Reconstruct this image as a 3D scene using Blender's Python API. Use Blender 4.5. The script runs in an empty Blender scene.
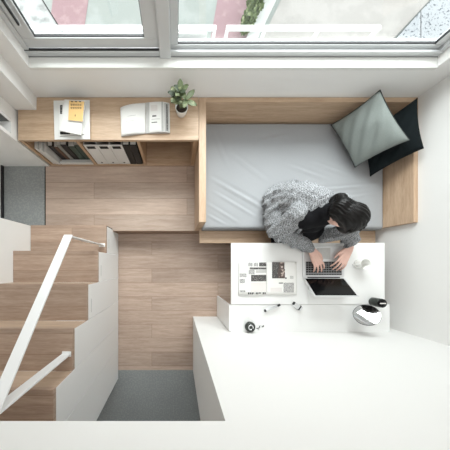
import bpy, bmesh, math, random
from mathutils import Vector, Matrix, noise
random.seed(7)
S = bpy.context.scene
COL = S.collection
PI = math.pi
CAM_H, FPX, CX, CY = 2.5, 210.0, 177.0, 265.0

def at(px, py, z):
    """photo pixel + known real height -> world point"""
    D = CAM_H - z
    return Vector(((px-CX)*D/FPX, -(py-CY)*D/FPX, z))

# ------------------------------------------------------------------ materials
def new_mat(name):
    m = bpy.data.materials.new(name); m.use_nodes = True
    nt = m.node_tree; b = nt.nodes['Principled BSDF']
    return m, nt, b

def srgb(r, g, b):
    f = lambda c: (c/255/12.92) if c/255 <= .04045 else ((c/255+.055)/1.055)**2.4
    return (f(r), f(g), f(b), 1)

def plain(name, rgb, rough=.5, metal=0, bump=0, scale=40, spec=.5, var=.0):
    m, nt, b = new_mat(name)
    b.inputs['Base Color'].default_value = srgb(*rgb)
    b.inputs['Roughness'].default_value = rough
    b.inputs['Metallic'].default_value = metal
    b.inputs['Specular IOR Level'].default_value = spec
    tc = nt.nodes.new('ShaderNodeTexCoord')
    n = nt.nodes.new('ShaderNodeTexNoise'); n.inputs['Scale'].default_value = scale
    n.inputs['Detail'].default_value = 5
    nt.links.new(tc.outputs['Object'], n.inputs['Vector'])
    if var:
        r = nt.nodes.new('ShaderNodeMix'); r.data_type = 'RGBA'
        c = srgb(*rgb)
        r.inputs['A'].default_value = (c[0]*(1-var), c[1]*(1-var), c[2]*(1-var), 1)
        r.inputs['B'].default_value = (min(1, c[0]*(1+var)), min(1, c[1]*(1+var)), min(1, c[2]*(1+var)), 1)
        nt.links.new(n.outputs['Fac'], r.inputs['Factor'])
        nt.links.new(r.outputs['Result'], b.inputs['Base Color'])
    if bump:
        bp = nt.nodes.new('ShaderNodeBump'); bp.inputs['Strength'].default_value = bump
        bp.inputs['Distance'].default_value = .01
        nt.links.new(n.outputs['Fac'], bp.inputs['Height'])
        nt.links.new(bp.outputs['Normal'], b.inputs['Normal'])
    return m

def wood(name, light, dark, axis='x', planks=True, row=.165, length=1.25, rough=.45, off=(0, 0, 0)):
    """oak: long grain along axis, optional plank layout in XY"""
    m, nt, b = new_mat(name)
    L = nt.links.new
    tc = nt.nodes.new('ShaderNodeTexCoord')
    mp = nt.nodes.new('ShaderNodeMapping')
    mp.inputs['Location'].default_value = off
    L(tc.outputs['Object'], mp.inputs['Vector'])
    g = nt.nodes.new('ShaderNodeMapping')
    sc = {'x': (1.3, 14, 14), 'y': (14, 1.3, 14), 'z': (14, 14, 1.3)}[axis]
    g.inputs['Scale'].default_value = sc
    n = nt.nodes.new('ShaderNodeTexNoise'); n.inputs['Scale'].default_value = 2.2
    n.inputs['Detail'].default_value = 7; n.inputs['Roughness'].default_value = .62
    n.inputs['Distortion'].default_value = .6
    fine = nt.nodes.new('ShaderNodeTexNoise'); fine.inputs['Scale'].default_value = 14
    fine.inputs['Detail'].default_value = 4
    vec = mp.outputs['Vector']
    L(vec, g.inputs['Vector'])
    ramp = nt.nodes.new('ShaderNodeValToRGB')
    ramp.color_ramp.elements[0].position = .3; ramp.color_ramp.elements[0].color = srgb(*dark)
    ramp.color_ramp.elements[1].position = .68; ramp.color_ramp.elements[1].color = srgb(*light)
    mixg = nt.nodes.new('ShaderNodeMath'); mixg.operation = 'MULTIPLY_ADD'
    mixg.inputs[1].default_value = .3
    half = nt.nodes.new('ShaderNodeMath'); half.operation = 'MULTIPLY'; half.inputs[1].default_value = .7
    L(n.outputs['Fac'], half.inputs[0]); L(fine.outputs['Fac'], mixg.inputs[0]); L(half.outputs[0], mixg.inputs[2])
    L(mixg.outputs[0], ramp.inputs['Fac'])
    if planks:
        br = nt.nodes.new('ShaderNodeTexBrick')
        br.inputs['Scale'].default_value = 1
        br.inputs['Brick Width'].default_value = length; br.inputs['Row Height'].default_value = row
        br.inputs['Mortar Size'].default_value = .0014; br.inputs['Mortar Smooth'].default_value = .1
        br.inputs['Color1'].default_value = (0, 0, 0, 1); br.inputs['Color2'].default_value = (1, 1, 1, 1)
        br.offset = .37; br.inputs['Bias'].default_value = 0
        L(vec, br.inputs['Vector'])
        # shift the grain per plank
        add = nt.nodes.new('ShaderNodeVectorMath'); add.operation = 'ADD'
        scl = nt.nodes.new('ShaderNodeVectorMath'); scl.operation = 'SCALE'; scl.inputs['Scale'].default_value = 9
        L(br.outputs['Color'], scl.inputs[0])
        L(g.outputs['Vector'], add.inputs[0]); L(scl.outputs[0], add.inputs[1])
        L(add.outputs[0], n.inputs['Vector']); L(add.outputs[0], fine.inputs['Vector'])
        hsv = nt.nodes.new('ShaderNodeHueSaturation')
        vr = nt.nodes.new('ShaderNodeMapRange')
        vr.inputs['To Min'].default_value = .86; vr.inputs['To Max'].default_value = 1.09
        L(br.outputs['Color'], vr.inputs['Value']); L(vr.outputs['Result'], hsv.inputs['Value'])
        L(ramp.outputs['Color'], hsv.inputs['Color'])
        mx = nt.nodes.new('ShaderNodeMix'); mx.data_type = 'RGBA'
        mx.inputs['B'].default_value = srgb(140, 112, 92)
        L(br.outputs['Fac'], mx.inputs['Factor']); L(hsv.outputs['Color'], mx.inputs['A'])
        L(mx.outputs['Result'], b.inputs['Base Color'])
    else:
        L(g.outputs['Vector'], n.inputs['Vector']); L(g.outputs['Vector'], fine.inputs['Vector'])
        L(ramp.outputs['Color'], b.inputs['Base Color'])
    bp = nt.nodes.new('ShaderNodeBump'); bp.inputs['Strength'].default_value = .08
    bp.inputs['Distance'].default_value = .004
    L(mixg.outputs[0], bp.inputs['Height']); L(bp.outputs['Normal'], b.inputs['Normal'])
    b.inputs['Roughness'].default_value = rough
    return m

def speckle(name, base, spots, scale=120, thr=.62, rough=.6, bump=0.1, var=True):
    m, nt, b = new_mat(name)
    L = nt.links.new
    tc = nt.nodes.new('ShaderNodeTexCoord')
    n = nt.nodes.new('ShaderNodeTexNoise'); n.inputs['Scale'].default_value = scale; n.inputs['Detail'].default_value = 3
    n2 = nt.nodes.new('ShaderNodeTexNoise'); n2.inputs['Scale'].default_value = scale*.04; n2.inputs['Detail'].default_value = 4
    L(tc.outputs['Object'], n.inputs['Vector']); L(tc.outputs['Object'], n2.inputs['Vector'])
    r = nt.nodes.new('ShaderNodeValToRGB')
    r.color_ramp.elements[0].position = thr-.08; r.color_ramp.elements[0].color = srgb(*base)
    r.color_ramp.elements[1].position = thr+.05; r.color_ramp.elements[1].color = srgb(*spots)
    L(n.outputs['Fac'], r.inputs['Fac'])
    h = nt.nodes.new('ShaderNodeHueSaturation')
    v = nt.nodes.new('ShaderNodeMapRange'); v.inputs['To Min'].default_value = .85; v.inputs['To Max'].default_value = 1.15
    L(n2.outputs['Fac'], v.inputs['Value']); L(v.outputs['Result'], h.inputs['Value'])
    L(r.outputs['Color'], h.inputs['Color']); L(h.outputs['Color'], b.inputs['Base Color'])
    b.inputs['Roughness'].default_value = rough
    bp = nt.nodes.new('ShaderNodeBump'); bp.inputs['Strength'].default_value = bump; bp.inputs['Distance'].default_value = .005
    L(n.outputs['Fac'], bp.inputs['Height']); L(bp.outputs['Normal'], b.inputs['Normal'])
    return m

def knit_mat():
    m, nt, b = new_mat('grey_knit')
    L = nt.links.new
    tc = nt.nodes.new('ShaderNodeTexCoord')
    n = nt.nodes.new('ShaderNodeTexNoise'); n.inputs['Scale'].default_value = 150; n.inputs['Detail'].default_value = 2
    w = nt.nodes.new('ShaderNodeTexWave'); w.inputs['Scale'].default_value = 26; w.inputs['Distortion'].default_value = 3.5
    w.inputs['Detail'].default_value = 2; w.inputs['Detail Scale'].default_value = 2
    L(tc.outputs['Object'], n.inputs['Vector']); L(tc.outputs['Object'], w.inputs['Vector'])
    a = nt.nodes.new('ShaderNodeMath'); a.operation = 'MULTIPLY_ADD'; a.inputs[1].default_value = .10
    sm = nt.nodes.new('ShaderNodeMath'); sm.operation = 'MULTIPLY'; sm.inputs[1].default_value = .92
    L(n.outputs['Fac'], sm.inputs[0]); L(w.outputs['Fac'], a.inputs[0]); L(sm.outputs[0], a.inputs[2])
    r = nt.nodes.new('ShaderNodeValToRGB')
    r.color_ramp.elements[0].position = .31; r.color_ramp.elements[0].color = srgb(58, 60, 63)
    r.color_ramp.elements[1].position = .68; r.color_ramp.elements[1].color = srgb(182, 184, 187)
    L(a.outputs[0], r.inputs['Fac']); L(r.outputs['Color'], b.inputs['Base Color'])
    b.inputs['Roughness'].default_value = .95; b.inputs['Specular IOR Level'].default_value = .1
    bp = nt.nodes.new('ShaderNodeBump'); bp.inputs['Strength'].default_value = .6; bp.inputs['Distance'].default_value = .01
    L(a.outputs[0], bp.inputs['Height']); L(bp.outputs['Normal'], b.inputs['Normal'])
    return m

def fabric(name, rgb, scale=260, bump=.25, var=.08, wrinkle=0):
    m, nt, b = new_mat(name)
    L = nt.links.new
    tc = nt.nodes.new('ShaderNodeTexCoord')
    n = nt.nodes.new('ShaderNodeTexNoise'); n.inputs['Scale'].default_value = scale; n.inputs['Detail'].default_value = 2
    L(tc.outputs['Object'], n.inputs['Vector'])
    c = srgb(*rgb)
    r = nt.nodes.new('ShaderNodeMix'); r.data_type = 'RGBA'
    r.inputs['A'].default_value = (c[0]*(1-var), c[1]*(1-var), c[2]*(1-var), 1)
    r.inputs['B'].default_value = (c[0]*(1+var), c[1]*(1+var), c[2]*(1+var), 1)
    L(n.outputs['Fac'], r.inputs['Factor']); L(r.outputs['Result'], b.inputs['Base Color'])
    b.inputs['Roughness'].default_value = .92; b.inputs['Specular IOR Level'].default_value = .15
    bp = nt.nodes.new('ShaderNodeBump'); bp.inputs['Strength'].default_value = bump; bp.inputs['Distance'].default_value = .003
    L(n.outputs['Fac'], bp.inputs['Height']); L(bp.outputs['Normal'], b.inputs['Normal'])
    return m

def hair_mat():
    m, nt, b = new_mat('black_hair')
    L = nt.links.new
    tc = nt.nodes.new('ShaderNodeTexCoord')
    n = nt.nodes.new('ShaderNodeTexNoise'); n.inputs['Scale'].default_value = 60
    L(tc.outputs['Object'], n.inputs['Vector'])
    r = nt.nodes.new('ShaderNodeValToRGB')
    r.color_ramp.elements[0].color = srgb(7, 6, 7); r.color_ramp.elements[1].color = srgb(22, 19, 18)
    L(n.outputs['Fac'], r.inputs['Fac']); L(r.outputs['Color'], b.inputs['Base Color'])
    b.inputs['Roughness'].default_value = .36; b.inputs['Specular IOR Level'].default_value = .22
    return m

def glass_mat():
    m = bpy.data.materials.new('window_glass'); m.use_nodes = True
    nt = m.node_tree; nt.nodes.clear()
    o = nt.nodes.new('ShaderNodeOutputMaterial'); t = nt.nodes.new('ShaderNodeBsdfTransparent')
    t.inputs['Color'].default_value = (.96, .98, .97, 1)
    g = nt.nodes.new('ShaderNodeBsdfGlossy'); g.inputs['Roughness'].default_value = .02
    mx = nt.nodes.new('ShaderNodeMixShader'); mx.inputs['Fac'].default_value = .05
    nt.links.new(t.outputs[0], mx.inputs[1]); nt.links.new(g.outputs[0], mx.inputs[2]); nt.links.new(mx.outputs[0], o.inputs['Surface'])
    return m

OAK_L, OAK_D = (222, 197, 170), (178, 146, 117)
M = dict(
    wall=plain('white_paint', (238, 237, 235), .75, bump=.02, scale=90, spec=.2),
    desk=plain('white_laminate', (240, 240, 239), .35, spec=.3),
    steel=plain('white_steel', (240, 240, 240), .35),
    frame=plain('window_frame_grey', (208, 210, 211), .38, metal=.15),
    sealgrey=plain('grey_seal', (140, 141, 142), .6),
    seal=plain('black_seal', (38, 38, 40), .6),
    floor=wood('oak_planks', (205, 183, 168), (166, 141, 124), planks=True, off=(.3, .045, 0)),
    plat=wood('oak_platform', (210, 190, 175), (177, 153, 137), planks=True, row=.175, length=1.6, off=(.9, .155, 0)),
    tread=wood('oak_treads', (194, 170, 152), (152, 126, 108), planks=True, row=.137, length=8.0, off=(5.0, .022, 0)),
    riser=wood('oak_riser', (206, 183, 162), (172, 146, 124), 'x', False),
    oakx=wood('oak_along_x', (209, 183, 156), (172, 142, 115), 'x', False),
    oaky=wood('oak_along_y', (210, 183, 156), (174, 143, 116), 'y', False),
    oakz=wood('oak_upright', (204, 173, 142), (164, 131, 101), 'z', False),
    tile=speckle('grey_stone_tile', (148, 151, 151), (160, 163, 162), 60, .55, .55),
    sheet=fabric('blue_grey_sheet', (162, 164, 167), 190, .2, .05),
    cush=fabric('sage_grey_linen', (136, 143, 140), 220, .4, .16),
    cushd=fabric('dark_teal_velvet', (20, 26, 28), 160, .3, .3),
    piping=plain('dark_piping', (40, 44, 46), .8),
    knit=knit_mat(), hair=hair_mat(),
    skin=plain('skin', (224, 184, 170), .5, bump=.05, scale=60, var=.08),
    black=fabric('black_cotton', (24, 24, 27), 150, .3, .25),
    blackgloss=plain('black_glass', (8, 8, 10), .12, spec=.25),
    blackmat=plain('matt_black', (26, 28, 29), .45),
    darkgreen=plain('dark_bronze_green', (62, 66, 62), .3, metal=.5, var=.25, scale=30),
    alu=plain('brushed_aluminium', (222, 223, 224), .32, metal=.35),
    silver=plain('bright_silver', (205, 207, 208), .22, metal=.9),
    mirror=plain('mirror_glass', (240, 240, 240), .02, metal=1),
    ceramic=plain('white_ceramic', (236, 236, 232), .25),
    paper=plain('white_paper', (240, 239, 236), .7),
    papergrey=plain('pale_grey_print', (196, 195, 193), .7, var=.12, scale=50),
    ink=speckle('photo_print_dark', (72, 70, 70), (170, 166, 162), 160, .62, .6, 0),
    inkbrown=speckle('photo_print_brown', (92, 78, 74), (214, 196, 186), 45, .6, .6, 0),
    inkpat=speckle('photo_print_pattern', (96, 96, 98), (230, 228, 226), 420, .52, .6, 0),
    black_ink=plain('black_ink', (28, 26, 27), .7),
    beigeprint=plain('beige_print', (230, 225, 222), .7),
    yellow=plain('yellow_cover', (226, 186, 122), .55, var=.06, scale=12),
    brownink=plain('brown_ink', (96, 62, 38), .7),
    bookgreen=plain('green_book_cloth', (70, 84, 76), .7), bookbrown=plain('brown_book_cloth', (104, 78, 62), .7),
    bookgrey=plain('grey_book_cloth', (146, 144, 138), .7), bookdark=plain('dark_book_cloth', (50, 46, 46), .7),
    filewhite=plain('white_card_file', (226, 225, 222), .6),
    soil=speckle('potting_soil', (40, 32, 26), (70, 58, 48), 200, .55, .95, .8),
    leaf=speckle('succulent_leaf', (100, 112, 78), (178, 184, 142), 26, .6, .5, .05),
    leafdark=speckle('succulent_leaf_dark', (58, 70, 50), (110, 122, 86), 30, .6, .5, .05),
    stem=plain('green_stem', (150, 160, 122), .6),
    darkpanel=plain('dark_grey_panel', (100, 102, 100), .35),
    glass=glass_mat(),
    gnd=speckle('pale_court', (172, 177, 172), (182, 186, 182), .9, .55, .9, 0),
    pink=speckle('pink_paving', (178, 146, 150), (190, 160, 162), 2, .6, .9, 0),
    pave=speckle('pale_paving', (186, 180, 175), (194, 188, 183), 1.2, .55, .9, 0),
    granite=speckle('speckled_granite', (186, 188, 191), (86, 90, 98), 9, .63, .8, 0),
    marble=speckle('white_marbled_ledge', (200, 200, 198), (164, 164, 162), 4, .6, .8, 0),
    curb=plain('white_curb', (225, 225, 222), .8),
    shrub=speckle('shrub_leaf', (108, 122, 80), (166, 172, 132), 5, .6, .7, 0),
    bark=plain('bark', (84, 70, 58), .9),
    key=plain('laptop_keys', (24, 24, 26), .5),
)

# ------------------------------------------------------------------ mesh builder
class MB:
    def __init__(s): s.bm = bmesh.new(); s.mats = []
    def mi(s, m):
        if m is None: return 0
        if m not in s.mats: s.mats.append(m)
        return s.mats.index(m)
    def _set(s, verts, m, smooth=False):
        k = s.mi(m)
        for f in {f for v in verts for f in v.link_faces}:
            f.material_index = k; f.smooth = smooth
    def box(s, x0, x1, y0, y1, z0, z1, m=None, bev=0, mat=None):
        r = bmesh.ops.create_cube(s.bm, size=1)
        vs = r['verts']
        T = Matrix.Translation(((x0+x1)/2, (y0+y1)/2, (z0+z1)/2)) @ Matrix.Diagonal((abs(x1-x0), abs(y1-y0), abs(z1-z0), 1))
        bmesh.ops.transform(s.bm, matrix=T, verts=vs)
        k = s.mi(m)
        fs = list({f for v in vs for f in v.link_faces})
        for f in fs: f.material_index = k
        if bev:
            es = list({e for v in vs for e in v.link_edges})
            rr = bmesh.ops.bevel(s.bm, geom=es, offset=bev, segments=2, profile=.6, affect='EDGES', clamp_overlap=True)
            for f in rr['faces']: f.material_index = k
            vs = list({v for f in rr['faces'] for v in f.verts} | {v for f in fs if f.is_valid for v in f.verts})
        if mat is not None: bmesh.ops.transform(s.bm, matrix=mat, verts=vs)
        return vs
    def poly(s, pts, m=None, smooth=False):
        f = s.bm.faces.new([s.bm.verts.new(p) for p in pts]); f.material_index = s.mi(m); f.smooth = smooth; return f
    def prism(s, pts, z0, z1, m=None):
        """polygon in xy extruded z0..z1"""
        lo = [s.bm.verts.new((p[0], p[1], z0)) for p in pts]; hi = [s.bm.verts.new((p[0], p[1], z1)) for p in pts]
        n = len(pts); k = s.mi(m); fs = [s.bm.faces.new(hi), s.bm.faces.new(lo[::-1])]
        for i in range(n): fs.append(s.bm.faces.new((lo[i], lo[(i+1) % n], hi[(i+1) % n], hi[i])))
        for f in fs: f.material_index = k
        bmesh.ops.recalc_face_normals(s.bm, faces=fs)
    def grid(s, fn, nu, nv, m=None, smooth=True):
        V = [[s.bm.verts.new(fn(i/nu, j/nv)) for j in range(nv+1)] for i in range(nu+1)]
        k = s.mi(m)
        for i in range(nu):
            for j in range(nv):
                f = s.bm.faces.new((V[i][j], V[i+1][j], V[i+1][j+1], V[i][j+1])); f.material_index = k; f.smooth = smooth
        return V
    def tube(s, pts, rad, m=None, seg=10, cap=True):
        pts = [Vector(p) for p in pts]
        n = len(pts); rads = rad if isinstance(rad, (list, tuple)) else [rad]*n
        k = s.mi(m); rings = []
        up = Vector((0, 0, 1))
        d0 = (pts[1]-pts[0]).normalized()
        if abs(d0.dot(up)) > .9: up = Vector((1, 0, 0))
        for i in range(n):
            d = (pts[min(i+1, n-1)]-pts[max(i-1, 0)]).normalized()
            a = d.cross(up)
            if a.length < 1e-5: a = d.orthogonal()
            a.normalize(); b = d.cross(a).normalized(); up = -b if b.dot(up) < 0 else b
            up = a.cross(d)
            rings.append([s.bm.verts.new(pts[i]+(a*math.cos(t*2*PI/seg)+b*math.sin(t*2*PI/seg))*rads[i]) for t in range(seg)])
        fs = []
        for i in range(n-1):
            for t in range(seg):
                fs.append(s.bm.faces.new((rings[i][t], rings[i][(t+1) % seg], rings[i+1][(t+1) % seg], rings[i+1][t])))
        for f in fs: f.smooth = True
        if cap:
            fs.append(s.bm.faces.new(rings[0][::-1])); fs.append(s.bm.faces.new(rings[-1]))
        for f in fs: f.material_index = k
        bmesh.ops.recalc_face_normals(s.bm, faces=fs)
    def lathe(s, prof, c=(0, 0, 0), m=None, seg=32, mat=None):
        k = s.mi(m); rings = []; vs = []
        for r, z in prof:
            if r < 1e-6: ring = [s.bm.verts.new((c[0], c[1], c[2]+z))]
            else: ring = [s.bm.verts.new((c[0]+r*math.cos(t*2*PI/seg), c[1]+r*math.sin(t*2*PI/seg), c[2]+z)) for t in range(seg)]
            rings.append(ring); vs += ring
        fs = []
        for a, b in zip(rings, rings[1:]):
            for t in range(seg):
                u = (t+1) % seg
                if len(a) == 1 and len(b) == 1: continue
                if len(a) == 1: fs.append(s.bm.faces.new((a[0], b[u], b[t])))
                elif len(b) == 1: fs.append(s.bm.faces.new((a[t], a[u], b[0])))
                else: fs.append(s.bm.faces.new((a[t], a[u], b[u], b[t])))
        for f in fs: f.material_index = k; f.smooth = True
        bmesh.ops.recalc_face_normals(s.bm, faces=fs)
        if mat is not None: bmesh.ops.transform(s.bm, matrix=mat, verts=vs)
    def ball(s, c, r, m=None, rot=None, seg=20, smooth=True):
        rr = r if isinstance(r, (tuple, list)) else (r, r, r)
        q = bmesh.ops.create_uvsphere(s.bm, u_segments=seg, v_segments=max(6, seg//2), radius=1)
        T = Matrix.Translation(Vector(c)) @ (rot.to_4x4() if rot else Matrix()) @ Matrix.Diagonal((*rr, 1))
        bmesh.ops.transform(s.bm, matrix=T, verts=q['verts']); s._set(q['verts'], m, smooth)
    def capsule(s, p, q, r1, r2, n=None, seg=14):
        p, q = Vector(p), Vector(q); L = (q-p).length
        n = n or max(2, int(L/(min(r1, r2)*.45))+1)
        for i in range(n+1):
            t = i/n; s.ball(p.lerp(q, t), r1+(r2-r1)*t, seg=seg)
    def build(s, name, m=None, parent=None, origin=None, flat=None):
        me = bpy.data.meshes.new(name)
        off = None
        if parent is not None: off = world_loc(parent)
        elif origin is not None: off = Vector(origin)
        if off is not None: bmesh.ops.translate(s.bm, vec=-off, verts=s.bm.verts)
        s.bm.to_mesh(me); s.bm.free()
        mats = s.mats if s.mats else [m]
        for x in mats: me.materials.append(x)
        o = bpy.data.objects.new(name, me); COL.objects.link(o)
        if parent is not None: o.parent = parent
        elif origin is not None: o.location = origin
        return o

def world_loc(o):
    v = Vector(o.location)
    while o.parent: o = o.parent; v = v + Vector(o.location)
    return v

def tag(o, label=None, cat=None, group=None, kind=None):
    if label: o['label'] = label
    if cat: o['category'] = cat
    if group: o['group'] = group
    if kind: o['kind'] = kind
    return o

def thing(name, loc, label, cat, group=None):
    o = bpy.data.objects.new(name, None); COL.objects.link(o); o.location = loc
    o.empty_display_size = .05
    return tag(o, label, cat, group)

def struct(o, label=None, cat=None):
    return tag(o, label, cat, None, 'structure')

def bx(name, m, parent, *a, bev=.002, **k):
    b = MB(); b.box(*a, m=m, bev=bev); return b.build(name, m, parent, **k)

_SPH = {}
def unit_sphere(seg):
    if seg not in _SPH:
        q = bmesh.new(); bmesh.ops.create_uvsphere(q, u_segments=seg, v_segments=max(6, seg//2), radius=1)
        q.verts.index_update()
        _SPH[seg] = ([v.co.copy() for v in q.verts], [[v.index for v in f.verts] for f in q.faces]); q.free()
    return _SPH[seg]
class Vol:
    """overlapping ellipsoids, later fused into one skin"""
    def __init__(s): s.v = []; s.f = []
    def ball(s, c, r, rot=None, seg=16):
        rr = Vector(r) if isinstance(r, (tuple, list)) else Vector((r, r, r))
        V, F = unit_sphere(seg); n = len(s.v); c = Vector(c)
        for p in V:
            q = Vector((p.x*rr.x, p.y*rr.y, p.z*rr.z))
            s.v.append(c+(rot @ q if rot else q))
        s.f += [[i+n for i in f] for f in F]
    def capsule(s, p, q, r1, r2, n=None, seg=14):
        p, q = Vector(p), Vector(q); L = (q-p).length
        n = n or max(2, int(L/(min(r1, r2)*.4))+1)
        for i in range(n+1):
            t = i/n; s.ball(p.lerp(q, t), r1+(r2-r1)*t, seg=seg)

def remesh(mb, name, m, parent, voxel, smooth=2, fn=None):
    """union of overlapping volumes -> one continuous skin"""
    tmp = bpy.data.meshes.new('tmp'); tmp.from_pydata(mb.v, [], mb.f)
    o = bpy.data.objects.new('tmp', tmp); COL.objects.link(o)
    md = o.modifiers.new('r', 'REMESH'); md.mode = 'VOXEL'; md.voxel_size = voxel; md.use_smooth_shade = True
    dg = bpy.context.evaluated_depsgraph_get()
    me = bpy.data.meshes.new_from_object(o.evaluated_get(dg))
    bpy.data.objects.remove(o); bpy.data.meshes.remove(tmp)
    b = bmesh.new(); b.from_mesh(me)
    for _ in range(smooth): bmesh.ops.smooth_vert(b, verts=b.verts, factor=.5, use_axis_x=True, use_axis_y=True, use_axis_z=True)
    if fn:
        b.normal_update()
        for v, c in [(v, fn(v.co.copy(), v.normal.copy())) for v in b.verts]: v.co = c
    off = world_loc(parent)
    bmesh.ops.translate(b, vec=-off, verts=b.verts)
    for f in b.faces: f.smooth = True; f.material_index = 0
    b.to_mesh(me); b.free()
    me.name = name; me.materials.clear(); me.materials.append(m)
    r = bpy.data.objects.new(name, me); COL.objects.link(r); r.parent = parent
    return r

# ------------------------------------------------------------------ room shell
XR, YW, YF = 2.068, 1.44, -.613          # right wall, window wall, wall facing the window
ZP = .22                                  # raised platform
CEIL = 2.95
b = MB(); b.box(-.70, XR+.12, -1.25, 1.5, -.08, 0, M['floor'])
struct(b.build('floor'), 'oak plank floor of the sunken walkway', 'floor')
b = MB(); b.box(-1.6, 1.2, -2.4, -1.25, -.08, 0, M['tile'])
struct(b.build('floor_entrance'), 'grey stone tiles at the entrance', 'floor')
b = MB(); b.box(-1.425, .19, .369, YW+.06, .0, ZP, M['plat'])
b.box(.19, XR, .369, YW+.06, 0, ZP, M['plat'])
struct(b.build('platform'), 'raised oak platform before the bookshelf', 'floor')
b = MB(); b.box(-1.95, -1.437, .30, 1.10, .0, ZP+.002, M['tile'])
struct(b.build('floor_bathroom'), 'grey tile floor through the left opening', 'floor')
b = MB(); b.box(-1.437, -1.425, .392, 1.071, .0, ZP+.001, M['seal'])
struct(b.build('trim_1'), 'black threshold strip at the tile edge', 'trim')
# right wall
b = MB(); b.box(XR, XR+.12, -2.4, 1.7, -.08, CEIL, M['wall'])
struct(b.build('wall_right'), 'white wall on the right', 'wall')
# window wall with opening
OX0, OX1, OZ0, OZ1, YO = -1.078, 1.894, .97, 2.28, 1.62
b = MB()
b.box(-2.3, OX0, YW, YO, -.08, CEIL, M['wall']); b.box(OX1, XR, YW, YO, -.08, CEIL, M['wall'])
b.box(OX0, OX1, YW, YO, -.08, OZ0, M['wall']); b.box(OX0, OX1, YW, YO, OZ1, CEIL, M['wall'])
struct(b.build('wall_back'), 'white wall around the wide window', 'wall')
b = MB(); b.box(-1.385, -1.204, 1.329, YW, .70, CEIL, M['wall'])
struct(b.build('trim_2'), 'white boxed column in the corner over the bookshelf', 'column')
# left: wing wall, recess, stair wall, bathroom
b = MB()
b.box(-2.3, -1.387, 1.071, 1.098, 0, CEIL, M['wall'])
b.box(-2.3, -1.387, 1.098, YW, 0, .745, M['wall'])
b.box(-2.3, -1.387, 1.222, YW, .745, CEIL, M['wall'])
struct(b.build('wall_recess'), 'white wing wall with a recess beside the bookshelf', 'wall')
b = MB(); b.box(-1.95, -1.439, -2.4, .385, 0, CEIL, M['wall'])
struct(b.build('wall_left'), 'white wall on the left beside the stairs', 'wall')
b = MB(); b.box(-2.05, -1.89, .385, 1.071, ZP+.03, CEIL, M['wall'])
struct(b.build('wall_bathroom'), 'white wall behind the grey tiled opening', 'wall')
b = MB(); b.box(-1.905, -1.875, .385, 1.071, ZP, ZP+.03, M['seal'])
struct(b.build('trim_3'), 'black gap at the foot of the bathroom wall', 'trim')
# wall facing the window with the loft edge
b = MB()
b.box(.19, XR, -1.26, YF, 0, CEIL, M['wall'])
b.box(-1.437, .19, -1.26, YF, 1.675, CEIL, M['wall'])
struct(b.build('wall_front'), 'white wall and loft edge facing the window', 'wall')
b = MB(); b.box(-1.437, .19, -2.4, -1.26, 2.1, 2.2, M['wall']); b.box(-1.437, XR, -2.5, -2.4, 0, CEIL, M['wall'])
struct(b.build('wall_entrance'), 'white wall behind the entrance', 'wall')
b = MB(); b.box(-2.3, XR+.12, -2.5, YO, CEIL, CEIL+.1, M['wall'])
struct(b.build('ceiling'), 'white ceiling', 'ceiling')

# ------------------------------------------------------------------ window
win = thing('window_1', (0.4, 1.55, OZ0), 'wide grey framed sliding window over the bed', 'window'); win['kind'] = 'structure'
def frame_rect(mb, x0, x1, z0, z1, y0, y1, w, m, wb=None):
    wb = wb or w
    mb.box(x0, x1, y0, y1, z0, z0+wb, m, .004); mb.box(x0, x1, y0, y1, z1-w, z1, m, .004)
    mb.box(x0, x0+w, y0, y1, z0+wb, z1-w, m, .004); mb.box(x1-w, x1, y0, y1, z0+wb, z1-w, m, .004)
b = MB(); frame_rect(b, OX0, OX1, OZ0, OZ1, 1.515, 1.62, .035, M['frame'], .03)
b.box(OX0, OX1, 1.51, 1.522, OZ0+.03, OZ0+.045, M['frame'], .002)
b.build('outer_frame', None, win)
b = MB(); b.box(OX0, OX1, 1.510, 1.515, OZ0, OZ0+.006, M['sealgrey']); b.box(OX0, -.08, 1.514, 1.528, OZ0+.046, OZ0+.0515, M['seal'])
b.build('seal', None, win)
b = MB(); b.box(-.125, -.045, 1.497, 1.56, OZ0+.004, OZ1, M['frame'], .006); b.build('mullion', None, win)
for nm, x0, x1, y0, y1, z0, wl, wr, wb in (('sash', -1.043, -.125, 1.526, 1.56, OZ0+.053, .085, .095, .064),
                                         ('sash', -.045, 1.859, 1.540, 1.570, OZ0+.03, .05, .05, .030)):
    b = MB(); z1 = OZ1-.035
    b.box(x0, x1, y0, y1, z0, z0+wb, M['frame'], .005); b.box(x0, x1, y0, y1, z1-.06, z1, M['frame'], .005)
    b.box(x0, x0+wl, y0, y1, z0+wb, z1-.06, M['frame'], .005); b.box(x1-wr, x1, y0, y1, z0+wb, z1-.06, M['frame'], .005)
    sa = b.build(nm, None, win)
    b = MB(); g = .004
    for (a0, a1, c0, c1) in ((x0+wl, x1-wr, z0+wb, z0+wb+g), (x0+wl, x0+wl+g, z0+wb, z1-.06), (x1-wr-g, x1-wr, z0+wb, z1-.06)):
        b.box(a0, a1, (y0+y1)/2-.008, (y0+y1)/2+.008, c0, c1, M['seal'])
    b.build('gasket', None, sa)
    b = MB(); ym = (y0+y1)/2; b.box(x0+wl-.01, x1-wr+.01, ym-.004, ym+.004, z0+wb-.01, z1-.05, M['glass'])
    b.build('pane', None, sa)
b = MB(); b.box(-1.022, -.985, 1.505, 1.527, 1.17, 1.30, M['frame'], .006); b.box(-.992, -.980, 1.490, 1.506, 1.19, 1.36, M['blackmat'], .004)
tag(b.build('handle', None, win), 'dark window handle')
b = MB(); b.box(OX0, OX1, YW-.004, 1.512, OZ0-.02, OZ0+.003, M['ceramic'], .003)
struct(b.build('trim_4'), 'white window sill', 'sill')

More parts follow.
